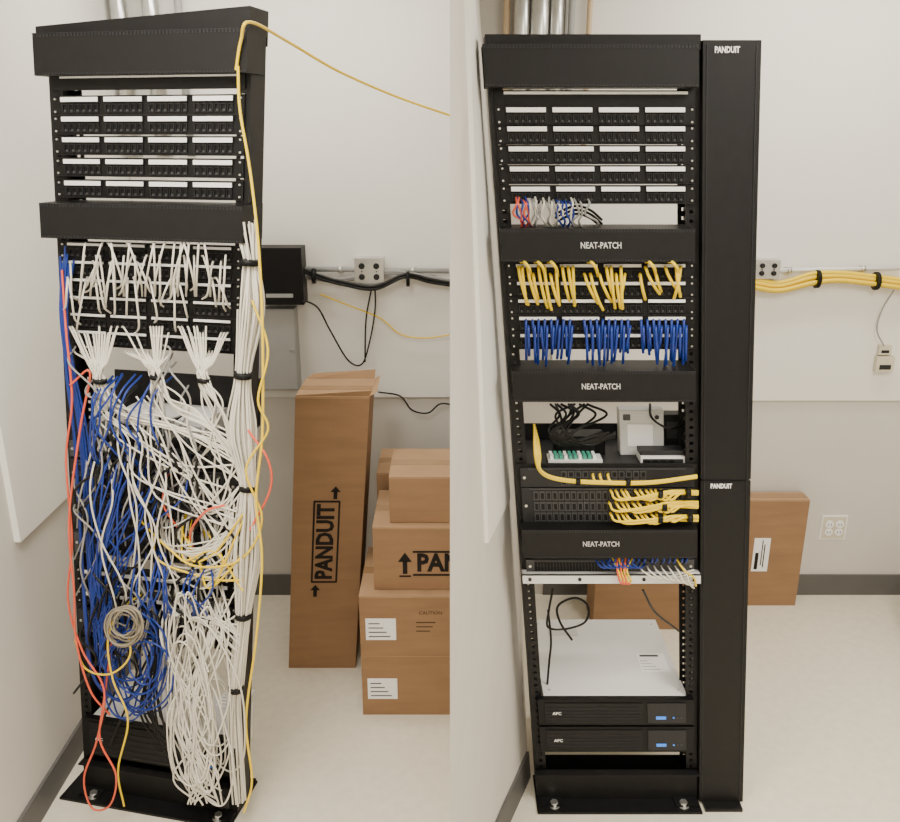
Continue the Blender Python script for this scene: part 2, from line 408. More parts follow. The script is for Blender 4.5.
for g0, g1, n in ((526, 570, 8), (584, 628, 8), (641, 684, 8)):
    for i in range(n):
        u = g0+(g1-g0)*i/(n-1)
        for kk in range(2):
            drop(cb, R, u+kk*2.4, 320+kk*6, rnd.uniform(348, 366), rnd.uniform(-2, 2)+(g0+g1-2*u)*0.04, out=0.030+0.008*kk)
cb.build()
cy2 = Cables('yellow_trunk_cables', 'cy', 0.0036)
for i in range(6):
    o = rnd.uniform(-1.8, 1.8)
    cy2.add([R.P(534+i*0.8, 424+i*3, 0.05), R.P(535+i, 455, 0.0), R.P(541, 471+o, -0.035), R.P(560, 479+o, -0.05), R.P(600, 482+o, -0.055), R.P(650, 482+o, -0.05), R.P(697, 476+o, -0.03)])
for i, u in enumerate((593, 600, 608)): cy2.add([R.P(u, 474, -0.014), R.P(u, 476, -0.04), R.P(u+4, 482, -0.05), R.P(u+22, 483, -0.05)])
for vv, vt in ((495, 492), (507, 505), (518, 518)):
    for i in range(10):
        o = rnd.uniform(-3.2, 3.2); u0 = 609+i*6+rnd.uniform(-2, 2)
        cy2.add([R.P(u0, vv-5, -0.014), R.P(u0+1, vv-3, -0.045), R.P(u0+10, vv+4+o*0.6, -0.055), R.P(max(668, u0+20), vt+o*0.8, -0.055), R.P(698, vt+o, -0.035)])
cy2.build()
tie = MB('hook_and_loop_ties')
def tie_at(K, u, v, b, ru, axis='a', w=0.012):
    p = K.P(u, v, b); d = (K.ax if axis == 'a' else K.up).normalized()
    tie.cyl(p-d*w/2, p+d*w/2, ru, 'black2', 18, world=True)
for u, v in ((660, 494), (664, 507), (660, 519), (688, 493), (690, 518)): tie_at(R, u, v, -0.054, 0.012)
for u in (578, 628): tie_at(R, u, 482, -0.053, 0.009)
cc = Cables('blue_network_cables', 'cb', 0.003)
for i in range(14):
    u = 608+i*6+rnd.uniform(-1, 1); cc.add([R.P(u, 563, -0.016), R.P(u+1, 562, -0.04), R.P(u+2, 559, -0.05), R.P(u+1, 556, -0.03)])
for i in range(8):
    u = 596+i*5; cc.add([R.P(u, 560, -0.03), R.P(u+4, 566, -0.045), R.P(u+10, 568, -0.04), R.P(u+14, 564, -0.016)])
cc.build()
cc = Cables('orange_fiber_cables', 'co', 0.0026)
for i in range(3):
    cc.add([R.P(618+i*4, 557, -0.03), R.P(617+i*4, 568, -0.045), R.P(620+i*3, 582, -0.045), R.P(626+i*2, 584, -0.04)])
cc.build()
cc = Cables('yellow_fiber_cables', 'cy', 0.0026)
for i in range(4): cc.add([R.P(612+i*7, 557, -0.03), R.P(618+i*3, 570, -0.045), R.P(622+i*3, 580, -0.045), R.P(628+i, 582, -0.04)])
cc.add([R.P(676, 558, -0.03), R.P(684, 570, -0.05), R.P(694, 578, -0.04), R.P(696, 586, -0.03)])
cc.build()
cc = Cables('white_network_cables', 'cw', 0.0026)
for i in range(7): cc.add([R.P(640+i*7, 566, -0.016), R.P(644+i*7, 572, -0.045), R.P(660+i*5, 578+i, -0.045), R.P(694, 570+i*3, -0.03)])
cc.build()
for nm, mm, us in (('orange_patch_cables', 'co', (516, 519, 523, 527)), ('blue_jumper_cables', 'cb', (517, 521, 525, 556, 560, 564, 568)), ('grey_patch_cables', 'cg', (530, 533, 537, 541, 545, 549, 553, 574, 580, 588)), ('white_jumper_cables', 'cw', (528, 535, 543, 551, 559, 571))):
    cc = Cables(nm, mm, 0.0028)
    for u in us:
        cc.add([R.P(u, 199+rnd.uniform(-2, 3), -0.01), R.P(u+rnd.uniform(-1, 3), 204, -0.04), R.P(u+rnd.uniform(-3, 6), 214, -0.03), R.P(u+rnd.uniform(-4, 10), 222, -0.02), R.P(u+rnd.uniform(-4, 14), 231, 0.01)])
    cc.build()
ck = Cables('black_power_cables', 'ck', 0.0036)
for k in range(13):
    u = 545+rnd.uniform(0, 50)
    ck.add([R.P(u, 404, 0.10), R.P(u+rnd.uniform(-20, 20), 415, 0.07), R.P(545+rnd.uniform(0, 30), 432, 0.04), R.P(560+rnd.uniform(0, 30), 445, 0.05), R.P(600+rnd.uniform(0, 18), 436+rnd.uniform(-5, 5), 0.05)])
ck.add([R.P(650, 404, 0.1), R.P(652, 418, 0.05), R.P(668, 428, 0.04), R.P(684, 425, 0.06)])
for v in (214, 218, 222): ck.add([R.P(555, v, 0.03), R.P(575, v-8, 0.03), R.P(590, v-4, 0.03), R.P(602, v+6, 0.04)])
ck.add([R.P(553, 588, 0.05), R.P(549, 610, 0.04), R.P(548, 627, 0.04), R.P(565, 629, 0.05), R.P(585, 622, 0.06), R.P(588, 606, 0.08), R.P(575, 598, 0.08), R.P(558, 606, 0.06), R.P(560, 622, 0.05), R.P(572, 640, 0.05)])
ck.add([R.P(548, 610, 0.05), R.P(551, 640, 0.05), R.P(549, 664, 0.05), R.P(547, 688, 0.06)])
ck.add([R.P(643, 590, 0.10), R.P(655, 612, 0.2), R.P(675, 628, 0.3), R.P(690, 640, 0.35)])
ck.build()
ck = Cables('grey_power_cable', 'cg', 0.005)
ck.add([R.P(694, 588, 0.03), R.P(692, 600, 0.02), R.P(694, 640, 0.02), R.P(692, 690, 0.03)]); ck.build()

# ---------------------------------------------------------------- left bay equipment
b = MB('rack_shelf', L.T); z = L.z(441); b.box(0.036, L.W-0.036, 0.0, 0.18, z, z+0.004, 'dark'); b.box(0.005, L.W-0.005, -0.006, 0, z-0.02, z+0.01, 'black'); zL = z
b.box(0.036, L.W-0.036, 0.176, 0.18, z+0.004, z+0.14, 'dark'); b.build()
b = MB('media_converter', L.T)
a0 = L.a(112, 425, 0.03); a1 = L.a(205, 425, 0.03); b.box(a0, a1, 0.03, 0.16, zL+0.004, zL+0.055, 'lightgrey'); b.box(a0+0.01, a1-0.01, 0.027, 0.03, zL+0.012, zL+0.04, 'grey')
for i in range(6): b.box(a0+0.02+i*0.035, a0+0.04+i*0.035, 0.024, 0.027, zL+0.018, zL+0.032, 'black2')
b.build(0.002)
switch(L, 447, 463, depth=0.09, face='port', body='dark')
switch(L, 466, 492, depth=0.12, face='dark', rows=2)
switch(L, 505, 530, depth=0.12, face='dark', rows=2)
switch(L, 540, 560, depth=0.12, face='port', pc='dark', rows=2)
patch_panel(L, 574); patch_panel(L, 596)
switch(L, 618, 640, depth=0.12, face='dark', rows=2)
ups(L, 728, 764, 0.16)
b = MB('cable_tie_rings', L.T)
for v in (262, 300, 350):
    z = L.z(v, 0.02, 260); b.box(L.W+0.001, L.W+0.018, -0.02, -0.016, z, z+0.03, 'black'); b.box(L.W+0.001, L.W+0.018, 0.03, 0.034, z, z+0.03, 'black'); b.box(L.W+0.016, L.W+0.018, -0.016, 0.03, z, z+0.03, 'black')
b.build()

# ---------------------------------------------------------------- left bay messy cables
cw = Cables('white_cable_bundle', 'cw', 0.0027)
path = [(243, 222, -0.03), (249, 262, -0.055), (250, 310, -0.06), (243, 375, -0.065), (241, 430, -0.07), (248, 487, -0.075), (247, 550, -0.075), (243, 615, -0.07), (236, 688, -0.07), (236, 745, -0.06), (240, 800, -0.05)]
for i in range(60):
    r = 0.030*math.sqrt(rnd.random()); t = rnd.random()*6.283; t2 = rnd.uniform(-1.5, 1.5)
    pts = []; st = rnd.choice((0, 0, 1, 1, 2, 3)); en = rnd.choice((8, 8, 9, 9, 10, 11, 11))
    for j, (u, v, bb) in enumerate(path):
        if j < st or j >= en: continue
        sq = 0.62 if j in (1, 3, 5, 7, 8) else 1.2
        if j > 8: sq = 0.8
        tt = t+t2*j*0.2
        pts.append(L.P(u, v, bb)+L.ax*(r*sq*math.cos(tt))+L.ay*(r*sq*math.sin(tt))+Vector((rnd.uniform(-1, 1)*0.004, 0, rnd.uniform(-1, 1)*0.004)))
    cw.add(pts, n=6)
cw.build()
for u, v, rr in ((249, 262, 0.024), (243, 375, 0.023), (248, 487, 0.024), (243, 615, 0.023), (236, 688, 0.022)): tie_at(L, u, v, -0.06 if v < 300 else -0.072, rr, 'z', 0.014)

cw = Cables('white_patch_cables', 'cw', 0.0025)
for i in range(36):
    u = 66+rnd.random()*165; v0 = rnd.choice((256, 262, 278))
    dv = rnd.uniform(22, 48); du = rnd.uniform(-14, 14)
    cw.add([L.P(u, v0, -0.01), L.P(u+du*0.2, v0+1, -0.05), L.P(u+du*0.6, v0+dv*0.45, -0.075), L.P(u+du, v0+dv, -0.06), L.P(u+du*1.2+rnd.uniform(-5, 5), v0+dv*1.15, -0.02)])
for i in range(16):
    u = 66+rnd.random()*168; w = rnd.uniform(-14, 16)
    cw.add([L.P(u, 243, -0.03), L.P(u+w*0.2, 246, -0.07), L.P(u+w*0.6, 262, -0.085), L.P(u+w, 282, -0.07), L.P(u+w*1.1, 296, -0.012)])
for gx, gy, lo, hi in ((100, 381, 68, 118), (157, 377, 122, 172), (204, 380, 178, 228)):
    for i in range(17):
        u = lo+(hi-lo)*i/16; v0 = rnd.choice((327, 333, 351))
        end = rnd.random(); lane = rnd.uniform(-5, 5)
        pts = [L.P(u, v0, -0.01), L.P(u+(gx-u)*0.1, v0+3, -0.05), L.P(u+(gx-u)*0.6, 362, -0.07), L.P(gx+rnd.uniform(-6, 6), gy, -0.075+rnd.uniform(-.01, .01))]
        if end < 0.62:      # swept as a loose band into the side trunk
            pts += [L.P(gx+16+lane, gy+28+lane*1.5, -0.09+rnd.uniform(-.015, .015)), L.P((gx+235)/2+8+lane, gy+44+lane*1.7, -0.09), L.P(238+lane, gy+rnd.uniform(55, 90), -0.08)]
        elif end < 0.78:
            pts += [L.P(gx+rnd.uniform(-10, 28), gy+rnd.uniform(18, 45), -0.09), L.P((gx+235)/2+rnd.uniform(-16, 15), gy+rnd.uniform(50, 90), -0.09), L.P(236+rnd.uniform(-8, 8), gy+rnd.uniform(80, 150), -0.08)]
        else:
            pts += [L.P(gx+rnd.uniform(-14, 14), gy+rnd.uniform(30, 70), -0.08), L.P(gx+rnd.uniform(-20, 20), gy+rnd.uniform(90, 130), -0.05)]
        cw.add(pts)
    tie_at(L, gx, gy, -0.077, 0.017, 'z', 0.010)
for i in range(30):
    u = rnd.uniform(160, 222); v0 = rnd.choice((478, 484, 515, 520, 548, 520, 548))
    cw.add([L.P(u, v0, -0.014), L.P(u-2, v0+4, -0.05), L.P(u+rnd.uniform(-8, 10), v0+rnd.uniform(18, 44), -0.08), L.P(u+(235-u)*0.6, v0+rnd.uniform(15, 48), -0.09), L.P(238+rnd.uniform(-9, 9), v0+rnd.uniform(-25, 25), -0.085)])
for i in range(6):
    u = rnd.uniform(85, 150)
    cw.add([L.P(u, rnd.uniform(388, 400), -0.07), L.P(u+rnd.uniform(10, 40), rnd.uniform(425, 450), -0.10), L.P(u+rnd.uniform(30, 60), rnd.uniform(470, 500), -0.10), L.P(225+rnd.uniform(-12, 12), rnd.uniform(505, 560), -0.09)])
for i in range(9):
    u = rnd.uniform(80, 160); v = rnd.uniform(390, 470)
    cw.add([L.P(u, v, -0.05), L.P(u+rnd.uniform(-16, 8), v+50, -0.10), L.P(u+rnd.uniform(-14, 20), v+100, -0.10), L.P(u+rnd.uniform(-10, 26), v+160, -0.09), L.P(u+rnd.uniform(-10, 30), v+205, -0.03)])
cw.build()
cw = Cables('white_cable_coil', 'cw', 0.0025)
for i in range(22):
    cu = rnd.uniform(184, 214); cv = rnd.uniform(670, 738); au = rnd.uniform(8, 27); av = rnd.uniform(45, 82)
    if cv+av > 806: av = 806-cv
    pts = []; ph = rnd.uniform(0, 6.28); tilt = rnd.uniform(-0.28, 0.12)
    for k in range(13):
        t = ph+k*2*math.pi/12
        x = au*math.cos(t)*rnd.uniform(0.85, 1.15); y = av*math.sin(t)
        pts.append(L.P(cu+x-y*tilt, cv+y, -0.09+0.035*math.sin(t*1.0+i)+rnd.uniform(-.006, .006)))
    cw.add(pts, n=5)
for i in range(22):
    u = rnd.uniform(168, 226)
    cw.add([L.P(u, 600+rnd.uniform(-8, 8), -0.014), L.P(u-3, 606, -0.06), L.P(u+rnd.uniform(-14, 10), 645, -0.10), L.P(195+rnd.uniform(-24, 20), 720, -0.11), L.P(197+rnd.uniform(-24, 22), 775, -0.11), L.P(207+rnd.uniform(-20, 18), rnd.uniform(790, 806), -0.10)])
for i in range(14):
    u = rnd.uniform(160, 222)
    cw.add([L.P(u, 584+rnd.uniform(-3, 3), -0.014), L.P(u+1, 588, -0.06), L.P(u+rnd.uniform(-10, 14), 612, -0.085), L.P(u+(238-u)*0.5, 622, -0.09), L.P(236+rnd.uniform(-6, 6), 600+rnd.uniform(-30, 60), -0.085)])
cw.build()

cb = Cables('blue_cable_bundle', 'cb', 0.0028)
for i in range(13):
    o = rnd.uniform(-7, 7)
    pts = [L.P(60+rnd.uniform(0, 14), 246+rnd.uniform(0, 30), -0.02), L.P(62+rnd.uniform(-3, 6), 310, -0.04), L.P(70+o*0.6, 370, -0.05), L.P(80+o, 430, -0.06), L.P(86+o*1.2, 500, -0.06), L.P(90+o*1.2, 570, -0.06), L.P(96+o*1.5, 630, -0.07)]
    if i % 2: pts += [L.P(108+o*2, 680, -0.08), L.P(128+o, 708+o, -0.09), L.P(150+o, 690+o, -0.09), L.P(160+o, 650+o, -0.07), L.P(150+o, 610, -0.03)]
    else: pts += [L.P(100+o*1.5, 665, -0.07), L.P(112+o, 650, -0.08), L.P(120+o, 610, -0.05)]
    cb.add(pts)
for i in range(12):
    cu = 134+rnd.uniform(-14, 12); cv = 670+rnd.uniform(-18, 10); au = rnd.uniform(16, 32); av = rnd.uniform(24, 46)
    cb.add([L.P(cu+au*math.cos(k*math.pi/6)*rnd.uniform(0.9, 1.1), cv+av*math.sin(k*math.pi/6), -0.08+0.03*math.sin(k*0.52+i)) for k in range(13)], n=5)
for i in range(16):
    u = rnd.uniform(105, 195)
    cb.add([L.P(u, rnd.choice((455, 478, 515)), -0.014), L.P(u-3, rnd.uniform(460, 500), -0.08), L.P(u-rnd.uniform(8, 25), rnd.uniform(500, 540), -0.095), L.P(95+rnd.uniform(-6, 30), rnd.uniform(555, 600), -0.08), L.P(93+rnd.uniform(-6, 24), rnd.uniform(620, 650), -0.07)])
for i in range(10):
    u = rnd.uniform(112, 175)
    cb.add([L.P(u, 375+rnd.uniform(-5, 5), -0.03), L.P(u-rnd.uniform(5, 20), 395, -0.095), L.P(u-rnd.uniform(10, 30), 425, -0.10), L.P(u-rnd.uniform(0, 25), 458, -0.08), L.P(u+rnd.uniform(-5, 15), 478, -0.02)])
for i in range(14):
    u = rnd.uniform(110, 210)
    cb.add([L.P(u, 548, -0.014), L.P(u+3, 556, -0.07), L.P(u+rnd.uniform(-15, 15), 590, -0.105), L.P(u+rnd.uniform(-15, 15), 615, -0.09), L.P(u, 628, -0.014)])
cb.build()
cg = Cables('grey_cable_tangle', 'cg', 0.0026)
for i in range(36):
    u = rnd.uniform(74, 205); v = rnd.uniform(330, 640)
    cg.add([L.P(u, v, -0.02), L.P(u+rnd.uniform(-18, 18), v+rnd.uniform(8, 26), -0.08), L.P(u+rnd.uniform(-20, 25), v+rnd.uniform(35, 60), -0.09), L.P(u+rnd.uniform(-14, 20), v+rnd.uniform(70, 110), -0.05)])
cg.build()
ct = Cables('grey_cable_coil', 'ct', 0.0028)
for i in range(9):
    cu = 124+rnd.uniform(-4, 4); cv = 626+rnd.uniform(-5, 5); rr = rnd.uniform(12, 20)
    ct.add([L.P(cu+rr*math.cos(k*math.pi/6), cv+rr*1.1*math.sin(k*math.pi/6), -0.115+0.012*math.sin(k*0.52+i)) for k in range(13)], n=5)
ct.build()
ck = Cables('black_power_cords', 'ck', 0.0036)
for i in range(44):
    u = rnd.uniform(84, 220); v = rnd.uniform(385, 640)
    ck.add([L.P(u, v, -0.012), L.P(u+rnd.uniform(-20, 20), v+20, -0.075), L.P(u+rnd.uniform(-26, 26), v+rnd.uniform(40, 60), -0.09), L.P(u+rnd.uniform(-16, 16), v+rnd.uniform(70, 120), -0.03)])
for i in range(9):
    ck.add([L.P(165+i*3, 590, -0.02), L.P(158+rnd.uniform(-6, 6), 650, -0.06), L.P(150+rnd.uniform(-14, 14), 715, -0.06), L.P(180+rnd.uniform(-10, 20), 760, -0.06), L.P(205+rnd.uniform(0, 20), 795, -0.05), L.P(228, 808, -0.04)])
ck.build()
co = Cables('orange_network_cables', 'co', 0.0030)
co.add([L.P(62, 270, -0.03), L.P(66, 330, -0.06), L.P(72, 400, -0.08), L.P(66, 460, -0.09), L.P(72, 540, -0.09), L.P(68, 600, -0.09), L.P(82, 650, -0.10), L.P(104, 690, -0.12), L.P(97, 740, -0.13), L.P(84, 778, -0.13), L.P(92, 808, -0.13), L.P(110, 805, -0.13), L.P(116, 775, -0.13), L.P(100, 740, -0.13), L.P(104, 700, -0.11), L.P(112, 640, -0.08)])
co.add([L.P(70, 385, -0.08), L.P(90, 372, -0.07), L.P(80, 430, -0.09), L.P(69, 520, -0.10), L.P(74, 590, -0.1), L.P(76, 640, -0.10), L.P(90, 690, -0.11), L.P(110, 715, -0.1)])
co.add([L.P(248, 430, -0.09), L.P(268, 460, -0.10), L.P(270, 490, -0.09), L.P(250, 530, -0.09)])
co.add([L.P(190, 540, -0.03), L.P(172, 520, -0.08), L.P(163, 500, -0.09), L.P(170, 470, -0.03)])
co.add([L.P(200, 560, -0.03), L.P(190, 535, -0.08), L.P(205, 512, -0.10), L.P(225, 505, -0.09)])
co.build()
cy = Cables('yellow_network_cables', 'cy', 0.0030)
cy.add([L.P(238, 66, -0.055), L.P(240, 110, -0.06), L.P(250, 170, -0.075), L.P(258, 240, -0.09), L.P(262, 310, -0.10), L.P(263, 380, -0.10), L.P(262, 440, -0.10), L.P(256, 500, -0.11), L.P(262, 560, -0.11), L.P(256, 640, -0.11), L.P(246, 720, -0.10), L.P(252, 780, -0.09), L.P(244, 812, -0.08)], r=0.0036)
cy.add([L.P(252, 300, -0.09), L.P(268, 350, -0.10), L.P(258, 400, -0.11), L.P(268, 430, -0.10), L.P(246, 470, -0.11), L.P(262, 520, -0.10), L.P(240, 560, -0.10), L.P(195, 566, -0.10), L.P(165, 545, -0.09), L.P(140, 520, -0.06)])
cy.add([L.P(150, 590, -0.03), L.P(120, 610, -0.1), L.P(108, 640, -0.12), L.P(113, 680, -0.12), L.P(128, 720, -0.12), L.P(118, 770, -0.12), L.P(124, 806, -0.11)])
cy.add([L.P(75, 640, -0.05), L.P(85, 668, -0.10), L.P(110, 674, -0.12), L.P(130, 655, -0.11), L.P(125, 620, -0.08)])
for i in range(5):
    u = rnd.uniform(160, 215); cy.add([L.P(u, rnd.choice((515, 548)), -0.014), L.P(u-4, 530, -0.06), L.P(u+rnd.uniform(-14, 14), 560, -0.09), L.P(215+rnd.uniform(-8, 8), rnd.uniform(540, 590), -0.09), L.P(243, rnd.uniform(480, 600), -0.1)])
cy.build()
cy = Cables('loose_yellow_cable', 'cy', 0.0036)
e = at_y(455, 117, 2.9)
cy.add([L.P(236, 70, -0.055), L.P(241, 40, -0.06), L.P(250, 22, -0.06), at_y(290, 43, 2.25), at_y(340, 72, 2.45), at_y(400, 98, 2.7), e]); cy.build()
tie.build()

# ---------------------------------------------------------------- cardboard boxes
def carton(name, x0, x1, y0, y1, z0, z1, lean=0.0, yaw=0.0, extra=None):
    cx, cyy = (x0+x1)/2, (y0+y1)/2; ca, sa = math.cos(yaw), math.sin(yaw)
    def T(x, y, z):
        dx, dy = x-cx, y-cyy
        return Vector((cx+dx*ca-dy*sa+lean*(z-z0), cyy+dx*sa+dy*ca, z))
    b = MB(name, T)
    b.box(x0, x1, y0, y1, z0, z1-0.006, 'card')
    ym = (y0+y1)/2
    b.box(x0, x1, y0, ym-0.0015, z1-0.006, z1-0.001, 'card2'); b.box(x0, x1, ym+0.0015, y1, z1-0.006, z1-0.001, 'card2')
    b.box(x0+0.0, x1-0.0, ym-0.024, ym+0.024, z1-0.001, z1, 'tape')
    b.box(x0-0.0006, x0, ym-0.024, ym+0.024, z1-0.07, z1, 'tape')
    b.box(x0, x1, y0-0.0008, y0, z1-0.009, z1-0.007, 'card2')
    if extra: extra(b, x0, x1, y0, y1, z0, z1)
    return b.build(0.002)
def tall(b, x0, x1, y0, y1, z0, z1):
    f = y0-0.0012; xc = (x0+x1)/2-0.005; zc = z0+(z1-z0)*0.49
    hw, hh = 0.046, 0.165
    b.text('PANDUIT', 0.086, lambda x, y: (xc-y, f, zc+x*0.84), 'ink', 0.04)
    for s_ in (-1, 1): b.box(xc+s_*hw-0.0035, xc+s_*hw+0.0035, f, y0, zc-hh, zc+hh, 'ink')
    for dz in (-hh, hh): b.box(xc-hw-0.002, xc+hw+0.002, f, y0, zc+dz-0.0035, zc+dz+0.0035, 'ink')
    for xx, zz in ((xc+0.030, zc+hh+0.035), (xc-0.032, zc-hh+0.0-0.038)):
        b.box(xx-0.007, xx+0.007, f, y0, zz-0.025, zz+0.005, 'ink'); b.quad([(xx-0.019, f, zz+0.003), (xx+0.019, f, zz+0.003), (xx, f, zz+0.026)], 'ink')
    b.quad([(x0, y0, z1), (x1, y0, z1), (x1+0.01, y0-0.03, z1+0.03), (x0+0.01, y0-0.025, z1+0.012)], 'card2')
    b.quad([(x0, y1, z1), (x1, y1, z1), (x1, y1+0.01, z1+0.035), (x0+0.03, y1+0.01, z1+0.02)], 'card2')
    b.quad([(x1, y0, z1), (x1, y1, z1), (x1+0.02, y1, z1+0.02), (x1+0.025, y0+0.02, z1+0.01)], 'card2')
carton('tall_cardboard_box', -0.630, -0.370, 2.84, 3.06, 0, 1.11, lean=0.080, extra=tall)
def lab(b, x0, x1, y0, y1, z0, z1):
    f = y0-0.001; h = z1-z0; u0 = 0.02; w = 0.105
    for i in range(2):
        zz = z0+h*(0.14+i*0.50)
        b.box(x0+u0, x0+u0+w, f, y0, zz, zz+0.085, 'label')
        for k in range(4): b.box(x0+u0+0.01, x0+u0+w-0.02-0.012*k, f-0.0005, f, zz+0.012+k*0.017, zz+0.016+k*0.017, 'port')
    b.text('CAUTION', 0.018, lambda x, y: (x0+u0+w+0.12+x, f, z0+h*0.86+y), 'ink', 0.0)
    for k in range(3): b.box(x0+u0+w+0.07, x1-0.09-0.01*k, f, y0, z0+h*(0.78-0.035*k), z0+h*(0.785-0.035*k), 'ink')
    b.box(x0, x1, f, y0, z0+h*0.5, z0+h*0.503, 'card2')
def logo(b, x0, x1, y0, y1, z0, z1):
    f = y0-0.0012; zc = z0+(z1-z0)*0.42
    b.text('PANDUIT', 0.085, lambda x, y: (x0+0.320+x*0.82, f, zc+y), 'ink', 0.04)
    for s_ in (-1, 1): b.box(x0+0.155, x1-0.01, f, y0, zc+s_*0.044-0.0035, zc+s_*0.044+0.0035, 'ink')
    xx = x0+0.125; b.box(xx-0.008, xx+0.008, f, y0, zc-0.042, zc+0.01, 'ink'); b.quad([(xx-0.024, f, zc+0.006), (xx+0.024, f, zc+0.006), (xx, f, zc+0.042)], 'ink')
    b.box(xx-0.020, xx+0.020, f, y0, zc-0.054, zc-0.048, 'ink')
carton('cardboard_box', -0.312, 0.040, 2.56, 2.92, 0, 0.485, extra=lab)
carton('cardboard_box', -0.262, 0.198-0.16, 2.60, 2.91, 0.486, 0.725, extra=lambda b, x0, x1, y0, y1, z0, z1: logo(b, x0, x1, y0, y1, z0, z1) if x1 > x0+0.46 else short_logo(b, x0, x1, y0, y1, z0, z1)) if False else None
def short_logo(b, x0, x1, y0, y1, z0, z1):
    f = y0-0.0012; zc = z0+(z1-z0)*0.42; w = x1-x0
    b.text('PANDUIT', 0.078, lambda x, y: (x0+0.226+x*0.50, f, zc+y), 'ink', 0.02) if False else b.text('PAN', 0.092, lambda x, y: (x0+0.225+x*0.86, f, zc+y), 'ink', 0.04)
    for s_ in (-1, 1): b.box(x0+0.135, x1-0.002, f, y0, zc+s_*0.044-0.0035, zc+s_*0.044+0.0035, 'ink')
    xx = x0+0.108; b.box(xx-0.008, xx+0.008, f, y0, zc-0.040, zc+0.01, 'ink'); b.quad([(xx-0.024, f, zc+0.006), (xx+0.024, f, zc+0.006), (xx, f, zc+0.042)], 'ink')
    b.box(xx-0.020, xx+0.020, f, y0, zc-0.052, zc-0.046, 'ink')
carton('cardboard_box', -0.262, 0.038, 2.60, 2.91, 0.486, 0.725, extra=short_logo)
carton('cardboard_box', -0.205, 0.036, 2.63, 2.89, 0.726, 0.895)
carton('cardboard_box', -0.275, 0.050, 2.945, 3.20, 0, 0.78)
def flab(b, x0, x1, y0, y1, z0, z1):
    f = y0-0.001
    b.box(x0+0.13, x0+0.20, f, y0, z0+0.17, z0+0.33, 'label'); b.box(x0+0.14, x0+0.155, f-0.0005, f, z0+0.18, z0+0.26, 'ink'); b.box(x0+0.165, x0+0.17, f-0.0005, f, z0+0.2, z0+0.32, 'port')
    b.box(x0+0.175, x0+0.18, f-0.0005, f, z0+0.19, z0+0.30, 'ink')
carton('flat_cardboard_box', 1.18, 1.525, 3.30, 3.385, 0, 0.51, extra=flab)
carton('cardboard_box', 0.60, 1.12, 3.11, 3.29, 0, 0.40)

# ---------------------------------------------------------------- wall fixtures
def pt(u, v, off): p = bw(u, v, off); return p.x, p.z
W0 = WALLY-0.016
def wallbox(name, u0, u1, v0, v1, d, m, face=None, bevel=0.003):
    x0, z1 = pt(u0, v0, d+0.016); x1, z0 = pt(u1, v1, d+0.016)
    b = MB(name); b.box(x0, x1, W0-d, W0, z0, z1, m)
    if face: face(b, x0, x1, z0, z1, W0-d)
    return b.build(bevel)
def duplex(b, x0, x1, z0, z1, y, m='dark', r=0.21):
    w = (x1-x0)/2
    for i in range(2):
        xc = x0+w*(i+0.5)
        for zc in (z0+(z1-z0)*0.3, z0+(z1-z0)*0.7):
            b.cyl((xc, y-0.006, zc), (xc, y, zc), min(w, z1-z0)*r, m, 16)
            for dx in (-0.006, 0.006): b.box(xc+dx-0.0015, xc+dx+0.0015, y-0.0075, y-0.006, zc-0.005, zc+0.005, 'ink')
        b.cyl((xc, y-0.004, (z0+z1)/2), (xc, y, (z0+z1)/2), 0.003, 'dark', 8)
def mbox(b, x0, x1, z0, z1, y):
    b.box(x0+0.004, x1-0.004, y-0.004, y, z0+0.006, z1-0.006, 'black2'); b.box(x0, x1, y-0.002, y, z0+0.012, z0+0.018, 'port')
    b.box(x0+0.03, x1-0.04, y-0.005, y-0.004, z0+0.03, z0+0.045, 'grey')
wallbox('power_outlet_box', 354, 384, 258, 285, 0.05, 'steel', duplex)
wallbox('power_outlet_box', 757, 779, 260, 279, 0.05, 'steel', duplex)
wallbox('wall_mounted_control_box', 255, 304, 248, 305, 0.10, 'black', mbox)
wallbox('wall_mounted_junction_box', 240, 299, 309, 390, 0.07, 'grey', lambda b, x0, x1, z0, z1, y: (b.box(x0+0.004, x1-0.004, y-0.003, y, z0+0.004, z1-0.004, 'grey'), b.cyl((x1-0.02, y-0.008, (z0+z1)/2), (x1-0.02, y-0.003, (z0+z1)/2), 0.007, 'steel')))
wallbox('surface_jack_box', 878, 893, 357, 372, 0.03, 'beige', lambda b, x0, x1, z0, z1, y: b.box(x0+0.012, x1-0.012, y-0.002, y, z0+0.01, z0+0.03, 'dark'))
wallbox('surface_jack_box', 880, 891, 345, 355, 0.02, 'beige', lambda b, x0, x1, z0, z1, y: b.box(x0+0.01, x1-0.01, y-0.002, y, z0+0.008, z0+0.02, 'dark'))
x0, z1 = bw(822, 515).x, bw(822, 515).z; x1, z0 = bw(844, 539).x, bw(844, 539).z
b = MB('wall_receptacle_plate'); b.box(x0, x1, WALLY-0.006, WALLY, z0, z1, 'label'); b.box(x0+0.006, x1-0.006, WALLY-0.008, WALLY-0.006, z0+0.006, z1-0.006, 'beige'); duplex(b, x0+0.012, x1-0.012, z0+0.012, z1-0.012, WALLY-0.008, 'label', 0.4)
b.build(0.001)
def conduit(name, u0, v0, u1, v1, r, m, off):
    b = MB(name); p0, p1 = bw(u0, v0, off+0.016), bw(u1, v1, off+0.016)
    b.cyl(p0, p1, r, m, 16, world=True)
    n = max(2, int((p1-p0).length/0.35))
    for i in range(n):
        q = p0.lerp(p1, (i+0.5)/n); d = (p1-p0).normalized()
        b.cyl(q-d*0.008, q+d*0.008, r*1.25, 'steel', 16, world=True)
        b.box(q.x-0.01, q.x+0.01, q.y, W0, q.z-0.012, q.z+0.012, 'steel')
    b.build()
conduit('wall_conduit', 304, 269, 449, 271, 0.010, 'grey', 0.02)
